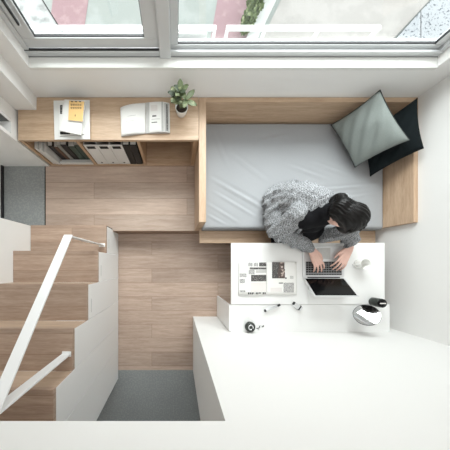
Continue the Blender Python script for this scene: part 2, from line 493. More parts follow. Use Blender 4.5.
# ------------------------------------------------------------------ outside
GZ = -8.0
def gpoly(pts, z0, z1, m, name, label, cat):
    b = MB(); q = [at(x, y, z1) for x, y in pts]; b.prism(q, z0, z1, m)
    return struct(b.build(name), label, cat)
b = MB(); b.box(-22, 26, 3, 40, GZ-.3, GZ, M['gnd']); struct(b.build('ground'), 'pale grey court far below the window', 'ground')
gpoly([(60, -60), (97, -60), (78, 70), (44, 70)], GZ, GZ+.02, M['pink'], 'ground_paving_left', 'pink paving strip seen through the left pane', 'paving')
gpoly([(228, -60), (282, -60), (243, 70), (205, 70)], GZ, GZ+.02, M['pink'], 'ground_paving_middle', 'pink paving strip beside the hedge', 'paving')
gpoly([(290, -60), (305, -60), (242, 70), (232, 70)], GZ, GZ+.25, M['curb'], 'ground_curb', 'white curb along the hedge', 'curb')
gpoly([(310, -60), (486, -60), (364, 70), (247, 70)], GZ, GZ+.06, M['pave'], 'ground_pavement', 'pale pavement beyond the hedge', 'pavement')
gpoly([(488, -60), (424, 8.5), (424, 70), (368, 70), (366.5, 70), (487, -60)], GZ, GZ+.12, M['seal'], 'ground_gutter', 'dark line along the granite paving', 'gutter')
gpoly([(488, -60), (700, -60), (700, 70), (421.5, 70), (421.5, 10.5)], GZ, GZ+.14, M['granite'], 'ground_granite', 'speckled granite paving at the right', 'paving')
gpoly([(420.5, 11.5), (420.5, 70), (368, 70)], GZ, GZ+.14, M['granite'], 'ground_granite', 'wedge of speckled granite paving left of the joint', 'paving')
gpoly([(-40, -60), (5, -60), (86, 70), (-40, 70)], -3, -2.8, M['marble'], 'roof_ledge', 'white marbled neighbouring ledge at the left pane', 'ledge')
gpoly([(4.5, -60), (5.7, -60), (86.7, 70), (85.5, 70)], -3, -2.78, M['seal'], 'roof_edge', 'dark edge of the marbled ledge', 'edge')

def shrub(cx, cy, h, r, n, label):
    t = thing('shrub', (cx, cy, GZ), label, 'shrub', 'shrubs along the white curb')
    s = MB(); 
    for k in range(4):
        a = k*1.7; s.tube([(cx, cy, GZ), (cx+.2*r*math.cos(a), cy+.2*r*math.sin(a), GZ+h*.5), (cx+.5*r*math.cos(a), cy+.5*r*math.sin(a), GZ+h*.85)], [.04, .03, .012], M['bark'], 6)
    s.build('stem', None, t)
    f = MB()
    for k in range(n):
        d = Vector((random.gauss(0, 1), random.gauss(0, 1), random.gauss(0, 1))).normalized()*random.uniform(.45, 1)
        c = Vector((cx+d.x*r, cy+d.y*r, GZ+h*.55+d.z*h*.45))
        ax = Vector((random.uniform(-1, 1), random.uniform(-1, 1), random.uniform(-.3, .8))).normalized()
        sd = ax.orthogonal().normalized(); L = random.uniform(.12, .22); w = L*.4
        f.poly([c, c+ax*L*.5+sd*w, c+ax*L, c+ax*L*.5-sd*w], M['shrub'])
    tag(f.build('foliage', None, t))
for (px, py, h, r, n, lab) in ((247, 24, 1.0, .30, 380, 'shrub nearest the sill beside the white curb outside'),
                               (254, 7, 1.2, .36, 420, 'middle shrub beside the white curb outside'),
                               (262, -12, 1.1, .40, 380, 'shrub at the top edge beside the white curb outside')):
    p = at(px, py, GZ+.5); shrub(p.x, p.y, h, r, n, lab)

def guard(x0, x1, posts, lab, panel):
    t = thing('window_railing', ((x0+x1)/2, 1.66, .95), lab, 'railing', 'white railings outside the window')
    bx('top_rail', M['steel'], t, x0, x1, 1.645, 1.675, 1.02, 1.035)
    for p in posts: bx('post', M['steel'], t, p-.010, p+.010, 1.648, 1.672, .72, 1.02)
    bx('bottom_rail', M['steel'], t, x0, x1, 1.65, 1.67, .90, .92)
    if panel: bx('infill_panel', M['steel'], t, x0, x1-.06, 1.655, 1.665, .76, 1.0)
    for p in posts[1:3]: bx('bracket', M['steel'], t, p-.008, p+.008, 1.61, 1.652, .74, .78)
guard(-1.2, .275, [-1.1, -.4, .265], 'long white railing with infill outside the left pane', True)
guard(.345, 1.425, [.355, .62, 1.0, 1.41], 'open white railing outside the right pane', False)
b = MB(); b.box(-1.3, 2.0, 1.62, 1.70, .60, .74, M['wall']); struct(b.build('trim_5'), 'white outer window ledge', 'ledge')

# ------------------------------------------------------------------ staircase
st = thing('staircase', (-1.07, -.3, 0), 'oak staircase with white panelled side at the left', 'staircase')
YE = [.385, .119, -.152, -.431, -.707, -.976, -1.345]     # step edges
HT = [.44, .66, .88, 1.10, 1.32, 1.54]
XL, XS = -1.437, -.70
for i in range(6):
    b = MB(); b.box(XL, XS+.004, YE[i+1], YE[i]+.006, HT[i]-.03, HT[i], M['tread'], .003); b.build('tread', None, st)
    z0 = .22 if i == 0 else HT[i-1]
    b = MB(); b.box(XL, XS+.002, YE[i]-.018, YE[i], z0, HT[i]-.03, M['riser'], .001); b.build('riser', None, st)
# white side made of a zigzag panel with door seams
b = MB()
ys = []
for i in range(6):
    b.box(-.716, XS+.004, YE[i+1]+.002 if i < 5 else YE[i+1], YE[i]-.002, .012, HT[i]-.032, M['desk'], .0015)
b.build('side_panel', None, st)
bx('kick_strip', M['seal'], st, -.716, XS-.006, YE[6], YE[0]-.004, .0, .012, bev=0)
bx('end_panel', M['seal'], st, -.716, XS+.004, YE[0]-.002, YE[0]+.004, .005, .41, bev=0)
for i in range(3):
    yc = YE[i]-.03
    bx('finger_pull', M['papergrey'], st, XS+.002, XS+.0062, YE[i+1]+.05, YE[i]-.12, HT[i]-.085, HT[i]-.079, bev=0)

# ------------------------------------------------------------------ handrail (flat white steel)
hr = thing('handrail', (-.76, .19, .44), 'white flat steel handrail rising along the stairs', 'handrail')
xr = -.735
b = MB(); b.box(xr-.025, xr+.025, .190, .198, .44, 1.075, M['steel'], .001); b.build('post', None, hr)
b = MB(); b.box(xr-.028, xr+.028, -.598, -.588, 1.105, 1.66, M['steel'], .001); b.build('post', None, hr)
b = MB()
p0, p1 = Vector((xr, .2, 1.075)), Vector((xr, -.60, 1.665))
n = Vector((0, p0.z-p1.z, p1.y-p0.y)).normalized()
if n.z < 0: n = -n
W = .028
for d in (0,):
    A = [p0+Vector((-W, 0, 0)), p0+Vector((W, 0, 0)), p1+Vector((W, 0, 0)), p1+Vector((-W, 0, 0))]
    vs = [b.bm.verts.new(p) for p in A] + [b.bm.verts.new(p+n*.008) for p in A]
    for q in ((0, 1, 2, 3), (4, 7, 6, 5), (0, 4, 5, 1), (1, 5, 6, 2), (2, 6, 7, 3), (3, 7, 4, 0)): b.bm.faces.new([vs[i] for i in q])
    b.mi(M['steel'])
    bmesh.ops.recalc_face_normals(b.bm, faces=b.bm.faces)
b.build('rail', None, hr)
for y, z in ((.194, .44), (-.593, 1.10)):
    bx('foot_plate', M['oakx'] if False else M['steel'], hr, xr-.03, xr+.03, y-.018, y+.018, z, z+.004)

# ------------------------------------------------------------------ bed
bed = thing('daybed', (1.13, .9, ZP), 'built-in oak daybed frame with boarded sides under the window', 'bed')
BT = .70
bx('side_board', M['oaky'], bed, .189, .249, .369, 1.437, ZP, BT)
bx('side_board', M['oaky'], bed, 2.028, 2.066, .366, 1.437, ZP, BT)
bx('back_board', M['oakx'], bed, .249, 2.028, 1.398, 1.437, ZP, BT)
bx('base_box', M['oakx'], bed, .249, 2.028, .40, 1.398, ZP, .30)
bx('front_board', M['oakx'], bed, .232, 2.05, .227, .40, .30, .33)
# mattress
def mattress():
    x0, x1, y0, y1, z0, z1 = .253, 2.024, .352, 1.392, .333, .452
    b = MB()
    nu, nv = 150, 100; R = .03
    def top(u, v):
        x = x0+(x1-x0)*u; y = y0+(y1-y0)*v
        e = min(x-x0, x1-x, y-y0, y1-y); z = z1
        if e < R: z -= R-math.sqrt(max(0, R*R-(R-e)**2))
        w = 0
        for (ax, ay, bx_, by_, amp, wd) in WR:
            dx, dy = bx_-ax, by_-ay; L2 = dx*dx+dy*dy
            t = max(0, min(1, ((x-ax)*dx+(y-ay)*dy)/L2))
            t0 = t
            d = (x-ax-dx*t)*(-dy)/math.sqrt(L2)+(y-ay-dy*t)*dx/math.sqrt(L2)
            dd = math.hypot(x-ax-dx*t, y-ay-dy*t)
            d = d if abs(d) > 1e-6 else dd
            w += amp*math.exp(-(dd/wd)**2)*math.sin(PI*t0)*(1 if True else 0)
            w -= amp*.6*math.exp(-((d-wd*1.6)/wd)**2)*math.exp(-(max(0, dd-abs(d))/wd)**2)*math.sin(PI*t0)*(1 if dd < wd*4 else 0)
        w += .004*noise.noise(Vector((x*3, y*4, 0)))
        return Vector((x, y, z+w*min(1, e/.06)))
    V = b.grid(top, nu, nv, M['sheet'])
    rim = [V[i][0] for i in range(nu+1)]+[V[nu][j] for j in range(1, nv+1)]+[V[i][nv] for i in range(nu-1, -1, -1)]+[V[0][j] for j in range(nv-1, 0, -1)]
    low = [b.bm.verts.new((v.co.x, v.co.y, z0)) for v in rim]
    for i in range(len(rim)):
        j = (i+1) % len(rim); f = b.bm.faces.new((rim[i], low[i], low[j], rim[j])); f.smooth = True
    b.bm.faces.new(low[::-1])
    bmesh.ops.recalc_face_normals(b.bm, faces=b.bm.faces)
    return b.build('mattress', None, None, origin=(1.13, .87, .333))
WR = [(.30, .86, .98, .47, .012, .018), (.33, .73, .80, .45, .008, .014), (.26, .62, .62, .40, .007, .013), (.28, .50, .5, .38, .006, .012),
      (.75, 1.2, 1.15, 1.28, .005, .02), (1.05, .98, 1.5, .82, .006, .016), (1.35, .73, 1.98, .78, .008, .013), (1.45, .62, 1.95, .70, .006, .012),
      (1.3, 1.0, 1.7, .86, .005, .014), (.5, 1.1, .9, .8, .005, .02), (1.5, .50, 1.9, .46, .006, .015), (.35, 1.3, .5, .95, .004, .02)]
tag(mattress(), 'pale blue-grey mattress with a wrinkled sheet on the oak daybed', 'mattress')

def cushion(name, label, A, B, C, D, thick, m, piping=False, lift=0):
    """A-B bottom edge, D-C top edge; pillow with pinched corners"""
    A, B, C, D = map(Vector, (A, B, C, D))
    ctr = (A+B+C+D)/4; nrm = (B-A).cross(D-A).normalized()
    if nrm.z < 0: nrm = -nrm
    t = thing(name, tuple(min((A, B), key=lambda p: p.z)), label, 'cushion')
    b = MB(); N = 28
    def side(sg):
        def f(u, v):
            pin = 1-.10*math.sin(PI*u)*(1-math.sin(PI*v))
            uu = u; vv = v
            cu, cv = 2*u-1, 2*v-1
            # edges bow inwards
            uu = .5+cu*.5*(1-.07*(1-cv*cv)*abs(cu)); vv = .5+cv*.5*(1-.07*(1-cu*cu)*abs(cv))
            p = A.lerp(B, uu).lerp(D.lerp(C, uu), vv)
            h = (max(0, (1-cu**2))*max(0, (1-cv**2)))**.42
            w = .012*noise.noise(p*7)*h + .008*math.sin(9*(cu+cv)+2*cv)*h*(1 if sg > 0 else 0)
            return p+nrm*(sg*thick*.5*h+w)
        return f
    b.grid(side(1), N, N, m); b.grid(side(-1), N, N, m)
    bmesh.ops.remove_doubles(b.bm, verts=b.bm.verts, dist=.0008)
    bmesh.ops.recalc_face_normals(b.bm, faces=b.bm.faces)
    b.build('cover', None, t)
    if piping:
        q = MB(); f = side(0); pts = []
        for k in range(24): pts.append(f(k/24, 0))
        for k in range(24): pts.append(f(1, k/24))
        for k in range(24): pts.append(f(1-k/24, 1))
        for k in range(25): pts.append(f(0, 1-k/24))
        q.tube(pts, .0032, M['piping'], 6); tag(q.build('piping', None, t), 'dark piped edge')
cushion('cushion', 'large sage-grey linen cushion in front of the dark one on the bed', (1.467, 1.335, .50), (1.686, .925, .51), (1.886, 1.012, .80), (1.605, 1.385, .84), .15, M['cush'], True)
cushion('cushion', 'dark teal velvet cushion behind the grey one at the bed corner', (1.745, 1.235, .50), (1.838, .840, .50), (2.0, .945, .80), (1.925, 1.34, .82), .11, M['cushd'])

# ------------------------------------------------------------------ bookshelf
bs = thing('bookshelf', (-.59, 1.25, ZP), 'long low oak bookshelf under the window with open cubbies', 'bookshelf')
SX0, SX1, SY0, SY1 = -1.363, .186, 1.071, 1.437
bx('top', M['oakx'], bs, SX0, SX1, SY0, SY1, .675, BT)
bx('bottom', M['oakx'], bs, SX0, SX1, SY0+.003, SY1, ZP, .25)
bx('back', M['oakx'], bs, SX0, SX1, SY1-.015, SY1, .25, .675, bev=0)
for x0, x1 in ((SX0, SX0+.03), (-.882, -.855), (-.352, -.326), (.145, SX1)):
    bx('divider' if -1 < x0 < 0 else 'end_panel', M['oakz'], bs, x0, x1, SY0+.003, SY1-.015, .25, .675)
def book(name, x0, x1, y0, y1, z0, z1, m, label, group=None, lean=0, cat='book'):
    o = thing(name, (x0 if lean <= 0 else x1, (y0+y1)/2, z0), label, cat, group)
    b = MB(); T = .0015
    b.box(x0, x0+T, y0, y1, z0, z1, m); b.box(x1-T, x1, y0, y1, z0, z1, m); b.box(x0, x1, y0, y0+T, z0, z1, m)
    c = b.build('cover', None, o)
    b = MB(); b.box(x0+T, x1-T, y0+T, y1-.004, z0+.003, z1-.003, M['paper']); b.build('pages', None, o)
    o.rotation_euler.y = lean
    return o
g = 'books in the left cubby'
ZB = .2505
book('book', -1.325, -1.301, 1.085, 1.28, ZB, .55, M['filewhite'], 'white book leaning at the left end of the cubby', g, 0)
book('book', -1.296, -1.274, 1.08, 1.27, ZB, .53, M['filewhite'], 'second white book from the left end of the cubby', g, 0)
book('book', -1.269, -1.245, 1.075, 1.26, ZB, .50, M['filewhite'], 'third white book from the left end of the cubby', g, 0)
box_ = thing('file_tray', (-1.06, 1.18, .2505), 'white open tray of books in the left cubby', 'tray')
b = MB(); b.box(-1.235, -.892, 1.076, 1.40, .2505, .258, M['filewhite']); b.build('base', None, box_)
b = MB(); b.box(-1.235, -.892, 1.076, 1.092, .258, .285, M['filewhite'], .001); b.build('lip', None, box_)
xx = -1.225
for w, h, m, lab in ((.045, .26, 'bookdark', 'dark book standing first in the white tray'), (.035, .24, 'bookbrown', 'brown book standing second in the white tray'),
                     (.04, .27, 'bookgrey', 'grey book in the white tray beside the brown one'), (.055, .28, 'bookdark', 'thick dark book in the middle of the white tray'),
                     (.06, .25, 'bookgreen', 'thick green book in the white tray'), (.05, .27, 'bookgreen', 'green book standing last in the white tray')):
    book('book', xx, xx+w, 1.125, 1.32, .2585, .2585+h, M[m], lab, 'books standing in the white tray'); xx += w+.004
xx = -.848
for k, lab in enumerate(('first white magazine file beside the left divider', 'second white magazine file from the left divider', 'third white magazine file beside the black binder')):
    o = thing('magazine_file', (xx+.06, 1.2, ZB), lab, 'file', 'white magazine files in the middle cubby')
    b = MB(); b.box(xx, xx+.115, 1.082, 1.09, ZB, .60, M['filewhite'], .001); b.box(xx, xx+.004, 1.09, 1.36, ZB, .60, M['filewhite']); b.box(xx+.111, xx+.115, 1.09, 1.36, ZB, .60, M['filewhite'])
    b.box(xx+.004, xx+.111, 1.35, 1.36, ZB, .60, M['filewhite']); b.box(xx+.004, xx+.111, 1.09, 1.35, ZB, ZB+.004, M['filewhite'])
    b.build('case', None, o)
    bx('label_strip', M['black_ink'], o, xx+.02, xx+.095, 1.0805, 1.083, .545, .585, bev=0)
    b = MB(); b.lathe([(0, 0), (.009, 0), (.009, .002), (0, .002)], (xx+.0575, 1.0, 0), M['black_ink'], 16)
    bmesh.ops.transform(b.bm, matrix=Matrix.Translation((xx+.0575, 1.0825, ZB+.035)) @ Matrix.Rotation(PI/2, 4, 'X') @ Matrix.Translation((-xx-.0575, -1.0, 0)), verts=b.bm.verts)
    b.build('finger_hole', None, o)
    xx += .1175
for k, lab in enumerate(('black binder next to the white files', 'black binder next to the right divider')):
    o = thing('binder', (xx+.03, 1.2, ZB), lab, 'binder', 'black binders in the middle cubby')
    bx('cover', M['blackmat'], o, xx, xx+.062, 1.080, 1.36, ZB, .60); bx('pages', M['paper'], o, xx+.006, xx+.056, 1.09, 1.362, ZB+.01, .601, bev=0)
    xx += .066

# ------------------------------------------------------------------ things on the bookshelf
def flat_quad(mb, pts, z, m):
    mb.poly([at(x, y, z) for x, y in pts], m)
def prism_px(mb, pts, z0, z1, m): mb.prism([at(x, y, z1) for x, y in pts], z0, z1, m)
# white tray-like big book, black-edged magazine, white book, yellow booklet
o = thing('large_book', tuple(at(72, 119, .70)), 'large white book lying at the bottom of the stack on the bookshelf', 'book')
b = MB(); prism_px(b, [(53.5, 100.5), (89.5, 100), (90, 139), (54.5, 139.5)], .701, .706, M['filewhite']); prism_px(b, [(53.5, 100.5), (89.5, 100), (90, 139), (54.5, 139.5)], .724, .729, M['filewhite']); b.build('cover', None, o)
b = MB(); prism_px(b, [(54.5, 101.2), (88.8, 101), (89.2, 138.3), (55.2, 138.5)], .706, .724, M['paper']); b.build('pages', None, o)
o = thing('magazine', tuple(at(70, 119, .729)), 'grey edged magazine under the white book on the bookshelf stack', 'magazine')
b = MB(); prism_px(b, [(59, 104.5), (82, 103), (84, 134), (59.5, 136)], .7295, .735, M['papergrey']); b.build('pages', None, o)
b = MB(); prism_px(b, [(59, 104.5), (82, 103), (84, 134), (59.5, 136)], .735, .7362, M['paper'])
flat_quad(b, [(59.8, 105), (62.5, 104.8), (62.2, 114), (60, 114)], .7366, M['ink']); flat_quad(b, [(60, 131.5), (70, 132.5), (70, 134.4), (60, 134.4)], .7366, M['black_ink'])
b.build('cover', None, o)
o = thing('book', tuple(at(72, 116, .737)), 'white book lying under the yellow booklet on the bookshelf stack', 'book')
W4 = [(64.5, 99.5), (85, 100.5), (81, 135), (60, 130.5)]
b = MB(); prism_px(b, W4, .737, .741, M['filewhite']); prism_px(b, W4, .762, .766, M['filewhite']); b.build('cover', None, o)
b = MB(); prism_px(b, [(65, 100), (84.4, 101), (80.6, 134), (60.6, 130)], .741, .762, M['paper']); b.build('pages', None, o)
o = thing('booklet', tuple(at(76, 111, .766)), 'small yellow booklet with brown lettering on top of the stack', 'booklet')
Y4 = [(69, 100.5), (84.2, 101.5), (82.5, 121.5), (68.2, 120)]
b = MB(); prism_px(b, Y4, .7665, .776, M['paper']); b.build('pages', None, o)
b = MB(); prism_px(b, Y4, .776, .7775, M['yellow'])
zz = .7779
for k in range(3): flat_quad(b, [(71+k*4, 101.1), (73+k*4, 101.2), (73+k*4, 102.2), (71+k*4, 102.1)], zz, M['black_ink'])
for row, y in ((0, 104), (1, 107.2)):
    for k in range(6):
        x = 70.6+k*1.9
        flat_quad(b, [(x, y+.1*k*.3), (x+1.4, y+.1*k*.3), (x+1.4, y+.6), (x, y+.6)], zz, M['brownink']); flat_quad(b, [(x+.4, y-.3), (x+.8, y-.3), (x+.8, y+1.8), (x+.4, y+1.8)], zz, M['brownink'])
        flat_quad(b, [(x, y+1.3), (x+1.4, y+1.3), (x+1.4, y+1.7), (x, y+1.7)], zz, M['brownink'])
flat_quad(b, [(74.8, 114.5), (75.6, 114.5), (75.4, 116.6), (74.8, 116.6)], zz, M['brownink'])
b.build('cover', None, o)

# open magazine on the shelf
def open_pages(name, z, left, right, gut, lift, label, prints, cat='magazine', thick=.008):
    """left/right: four photo corners each (outer-top, gutter-top, gutter-bottom, outer-bottom)"""
    c = at(*gut, z); o = thing(name, tuple(c), label, cat)
    for nm, q in (('left_page', left), ('right_page', right)):
        b = MB(); P = [at(x, y, z) for x, y in q]
        def f(u, v, P=P, q=q, up=1):
            p = P[0].lerp(P[1], u).lerp(P[3].lerp(P[2], u), v)
            hh = thick+lift*math.sin(PI*min(1, max(0, u))**.75)
            return Vector((p.x, p.y, z+hh))
        b.grid(f, 24, 8, M['paper'])
        b.grid(lambda u, v: Vector((f(u, v).x, f(u, v).y, z+.001)), 24, 8, M['papergrey'], False)
        bl = list(b.bm.verts)
        n = 25*9
        T = bl[:n]; Bo = bl[n:]
        idx = [i*9 for i in range(25)]+[24*9+j for j in range(1, 9)]+[i*9+8 for i in range(23, -1, -1)]+[j for j in range(7, 0, -1)]
        for i in range(len(idx)):
            j = (i+1) % len(idx); b.bm.faces.new((T[idx[i]], Bo[idx[i]], Bo[idx[j]], T[idx[j]])).material_index = 1
        bmesh.ops.recalc_face_normals(b.bm, faces=b.bm.faces)
        for (side, u0, u1, v0, v1, m) in prints:
            if side == nm[0]:
                k = b.mi(M[m]); V = [[None]*3 for _ in range(9)]
                for i in range(9):
                    for j in range(3):
                        p = f(u0+(u1-u0)*i/8, v0+(v1-v0)*j/2); V[i][j] = b.bm.verts.new(p+Vector((0, 0, .0007)))
                for i in range(8):
                    for j in range(2):
                        fc = b.bm.faces.new((V[i][j], V[i][j+1], V[i+1][j+1], V[i+1][j])); fc.material_index = k
        b.build(nm, None, o)
    return o
open_pages('open_magazine', .7005, [(120.5, 108.5), (145.5, 103.5), (145.5, 134), (121.5, 137)], [(169.5, 104), (145.8, 103.5), (145.8, 134), (170, 133.5)], (145.6, 119), .016,
           'open magazine with white pages lying beside the plant on the bookshelf',
           [('l', .3, .62, .38, .395, 'papergrey'), ('l', .2, .8, .55, .56, 'papergrey'), ('l', .2, .7, .6, .61, 'papergrey'),
            ('r', .02, .22, .02, .98, 'papergrey'), ('r', .08, .14, .06, .95, 'ink'), ('r', .25, .34, .0, .98, 'papergrey'), ('r', .55, .72, .44, .49, 'ink'), ('r', .4, .75, .56, .58, 'papergrey'), ('r', .52, .75, .66, .69, 'ink'), ('r', .5, .78, .1, .3, 'beigeprint'), ('r', .84, .99, 0, .99, 'papergrey')])
# printed magazine on the desk: see desk section

# plant
pc = at(181.5, 113.5, .705); pc.z = .70
pl = thing('potted_succulent', tuple(pc), 'small succulent in a white pot at the right end of the bookshelf', 'plant')
b = MB(); b.lathe([(0, .001), (.036, .001), (.044, .03), (.052, .075), (.053, .08), (.048, .08), (.044, .06), (0, .06)], pc, M['ceramic'], 32); b.build('pot', None, pl)
b = MB(); b.lathe([(0, .068), (.03, .067), (.0465, .064), (.046, .05), (0, .05)], pc, M['soil'], 24); b.build('soil', None, pl)
b = MB()
tips = []
for dx, dy, h in ((-.045, .015, .105), (.028, .0, .075), (-.012, .03, .125)):
    tp = pc+Vector((dx, dy, .07+h)); tips.append(tp)
    b.tube([pc+Vector((dx*.1, dy*.1, .06)), pc+Vector((dx*.5, dy*.4, .06+h*.6)), tp], [.006, .005, .004], M['stem'], 8)
b.build('stem', None, pl)
def leaf(c, d, L, w, m, name='leaf'):
    d = Vector(d).normalized(); s = d.cross(Vector((0, 0, 1)))
    if s.length < .1: s = Vector((1, 0, 0))
    s.normalize(); n = s.cross(d)
    b = MB()
    for sg in (1, -1):
        b.grid(lambda u, v: Vector(c)+d*(L*u)+s*((v-.5)*2*w*math.sin(PI*(u*.92+.04))**.8*(.6+.7*u*(1.3-u)))+n*(-.10*L*u*u+sg*.0035*math.sin(PI*u)*math.sin(PI*v)+.25*w*(2*v-1)**2), 9, 6, m)
    bmesh.ops.remove_doubles(b.bm, verts=b.bm.verts, dist=.0003); bmesh.ops.recalc_face_normals(b.bm, faces=b.bm.faces)
    b.build(name, None, pl)
for t, tp in enumerate(tips):
    nl = (6, 5, 5, 4)[t]
    for k in range(nl):
        a = k*2*PI/nl+t*.8; e = (.35, .2, .7, .15)[t]+.25*(k % 2)
        leaf(tp-Vector((0, 0, .006*(k % 3))), (math.cos(a), math.sin(a), e), (.08, .10, .075, .085)[t]*random.uniform(.85, 1.1), .026, M['leafdark'] if (t in (0, 2) and k % 2) else M['leaf'])

# dark panel in the recess
o = thing('wall_panel', (-1.56, 1.21, .745), 'dark grey panel with white edge in the recess left of the bookshelf', 'panel')
bx('panel', M['darkpanel'], o, -1.72, -1.3985, 1.200, 1.2195, .746, 1.60); bx('edge', M['steel'], o, -1.398, -1.389, 1.198, 1.2205, .746, 1.60)

# ------------------------------------------------------------------ desk
DZ = .5875
dk = thing('wall_desk', (1.2, -.2, 0), 'white fold-down desk with a slim cabinet against the front wall', 'desk')
bx('desktop', M['desk'], dk, .494, 1.195, -.358, .201, DZ-.025, DZ, bev=.002)
bx('desktop', M['desk'], dk, 1.1975, 1.892, -.358, .201, DZ-.025, DZ, bev=.002)
b = MB()
b.box(.476, .493, -.605, -.365, 0, DZ-.006, M['desk'], .001); b.box(1.925, 1.945, -.605, -.365, 0, DZ-.03, M['desk'], .001)
b.box(.494, 1.925, -.605, -.50, 0, DZ-.03, M['desk'])
b.build('cabinet', None, dk)
bx('back_ledge', M['desk'], dk, .494, 1.945, -.6125, -.3615, DZ-.028, DZ-.008, bev=.001)
bx('bracket', M['steel'], dk, .62, .65, -.36, .1, DZ-.055, DZ-.026); bx('bracket', M['steel'], dk, 1.72, 1.75, -.36, .1, DZ-.055, DZ-.026)
LZ = DZ-.008
# open printed magazine on the desk
pr = []
def U(x): return (x-238.5)/27.7
def V_(y): return (y-261.5)/34.0
def Ur(x): return (296-x)/29.5
for x0, x1, y0, y1, m in ((247.5, 252, 262.5, 266.5, 'inkpat'), (253, 257.5, 262.5, 266.5, 'inkpat'), (258.5, 265.8, 262.5, 266.5, 'ink'), (249, 265.8, 267.5, 269.5, 'ink'), (248, 254, 270, 274.5, 'inkpat'), (255, 265.8, 270, 273, 'papergrey'),
                          (250.5, 265.8, 275, 281.5, 'ink'), (250, 265.8, 282.5, 292, 'beigeprint'), (239.5, 246, 273.5, 277.5, 'inkpat'), (239.5, 244.5, 279, 283.5, 'inkpat'), (239.5, 245, 290.5, 292.5, 'inkpat'), (239.5, 245, 263, 272, 'beigeprint')):
    pr.append(('l', U(x0), U(x1), V_(y0), V_(y1), m))
hx = 247.6
for w in (1.8, 1.3, 1.4, 1.0, 0, 1.3, 1.3, 1.2, 1.0, 0, 1.6, 1.4):
    if w: pr.append(('l', U(hx), U(hx+w*.8), V_(292.6), V_(294.6 if w > 1.2 else 294.0), 'black_ink'))
    hx += max(w, .9)+.25
for x0, x1, y0, y1, m in ((271.5, 278, 262, 270, 'ink'), (271.5, 277, 270, 278.5, 'ink'), (278, 283.5, 262, 269, 'inkbrown'), (277, 284, 269, 278.5, 'inkbrown'), (284, 294, 262, 279, 'paper'), (284.2, 285.6, 277.5, 279, 'black_ink'),
                          (282.5, 293, 283, 293, 'inkpat'), (278, 282, 282.8, 283.8, 'ink'), (289, 292.5, 276, 279, 'papergrey'), (270, 281, 288, 292, 'beigeprint')):
    pr.append(('r', Ur(x1), Ur(x0), V_(y0), V_(y1), m))
open_pages('open_magazine', DZ+.0005, [(238.5, 261.5), (266.2, 261.5), (266.2, 295), (238.2, 295)], [(296, 262), (266.4, 261.5), (266.4, 295), (296.3, 294.5)], (266.3, 278), .008,
           'open magazine with black and white pictures lying on the desk', pr)

# laptop
lt = thing('laptop', (1.325, .03, DZ), 'open silver laptop with black screen on the desk', 'laptop')
lx0, lx1, ly0, ly1 = 1.140, 1.512, -.108, .172
bx('base', M['alu'], lt, lx0, lx1, ly0, ly1, DZ+.001, DZ+.016, bev=.003)
kb = bx('keyboard', M['blackmat'], lt, lx0+.022, lx1-.022, -.092, .032, DZ+.0155, DZ+.0168, bev=0)
for r in range(6):
    n = 14 if r else 14
    y0 = -.089+r*.0202
    wk = (lx1-lx0-.05)/n
    b = MB()
    for k in range(n):
        if r == 5 and 4 <= k <= 8: continue
        b.box(lx0+.025+k*wk, lx0+.025+k*wk+wk*.80, y0, y0+(.015 if r else .009), DZ+.0168, DZ+.0182, M['papergrey'] if False else M['key'])
    if r == 5: b.box(lx0+.025+4*wk, lx0+.025+9*wk-.005, y0, y0+.015, DZ+.0168, DZ+.0182, M['key'])
    b.build('key_row', None, kb)
kb.data.materials.clear(); kb.data.materials.append(plain('key_gap_silver', (150, 151, 153), .4, metal=.3))
bx('trackpad', M['papergrey'], lt, 1.265, 1.385, .055, .155, DZ+.0155, DZ+.0166, bev=0)
h0 = Vector((1.326, -.112, DZ+.012)); up = Vector((0, -.148, .160)); Ls = up.length; up.normalize()
R = Matrix((Vector((1, 0, 0)), up, Vector((1, 0, 0)).cross(up))).transposed().to_4x4()
T = Matrix.Translation(h0) @ R
b = MB(); b.box(-.186, .186, 0, Ls, 0, .006, M['alu'], .002); b.bm.transform(T); lid = b.build('screen_lid', None, lt)
b = MB(); b.box(-.172, .172, .016, Ls-.010, -.0012, 0, M['blackgloss']); b.bm.transform(T); b.build('display', None, lid)
b = MB(); b.tube([(1.18, -.112, DZ+.014), (1.47, -.112, DZ+.014)], .006, M['blackmat'], 10); b.build('hinge', None, lt)

# mug
mc = at(364.3, 264.2, DZ+.07); mc.z = DZ+.0005
mg = thing('mug', tuple(mc), 'white ceramic mug on the desk right of the laptop', 'mug')
b = MB(); b.lathe([(0, 0), (.036, 0), (.043, .01), (.047, .085), (.044, .085), (.040, .012), (0, .008)], mc, M['ceramic'], 36); b.build('body', None, mg)
b = MB(); b.tube([mc+Vector((-.040, 0, .068)), mc+Vector((-.062, -.004, .068)), mc+Vector((-.07, -.005, .045)), mc+Vector((-.06, -.004, .022)), mc+Vector((-.040, 0, .022))], .0055, M['ceramic'], 10); b.build('handle', None, mg)

# round mirror
mr = thing('table_mirror', (1.672, -.46, LZ), 'round tilted table mirror with a thin black rim on the desk ledge', 'mirror')
mcen = at(366.5, 315.0, .72); nrm = Vector((-.64, .47, .61)).normalized()
q = nrm.to_track_quat('Z', 'Y').to_matrix().to_4x4()
T = Matrix.Translation(mcen) @ q
b = MB(); b.lathe([(0, 0), (.087, 0), (.087, .004), (0, .004)], (0, 0, 0), M['mirror'], 48); b.bm.transform(T); b.build('glass', None, mr)
for f in mr.children[0].data.polygons: f.use_smooth = False
b = MB(); b.lathe([(.087, -.006), (.0895, -.006), (.0895, .005), (.087, .005), (.087, -.006)], (0, 0, 0), M['blackmat'], 48)
b.lathe([(0, -.006), (.088, -.006), (.088, -.002), (0, -.002)], (0, 0, 0), M['blackmat'], 48); b.bm.transform(T); b.build('rim', None, mr)
foot = Vector((mcen.x+.075, mcen.y-.035, LZ))
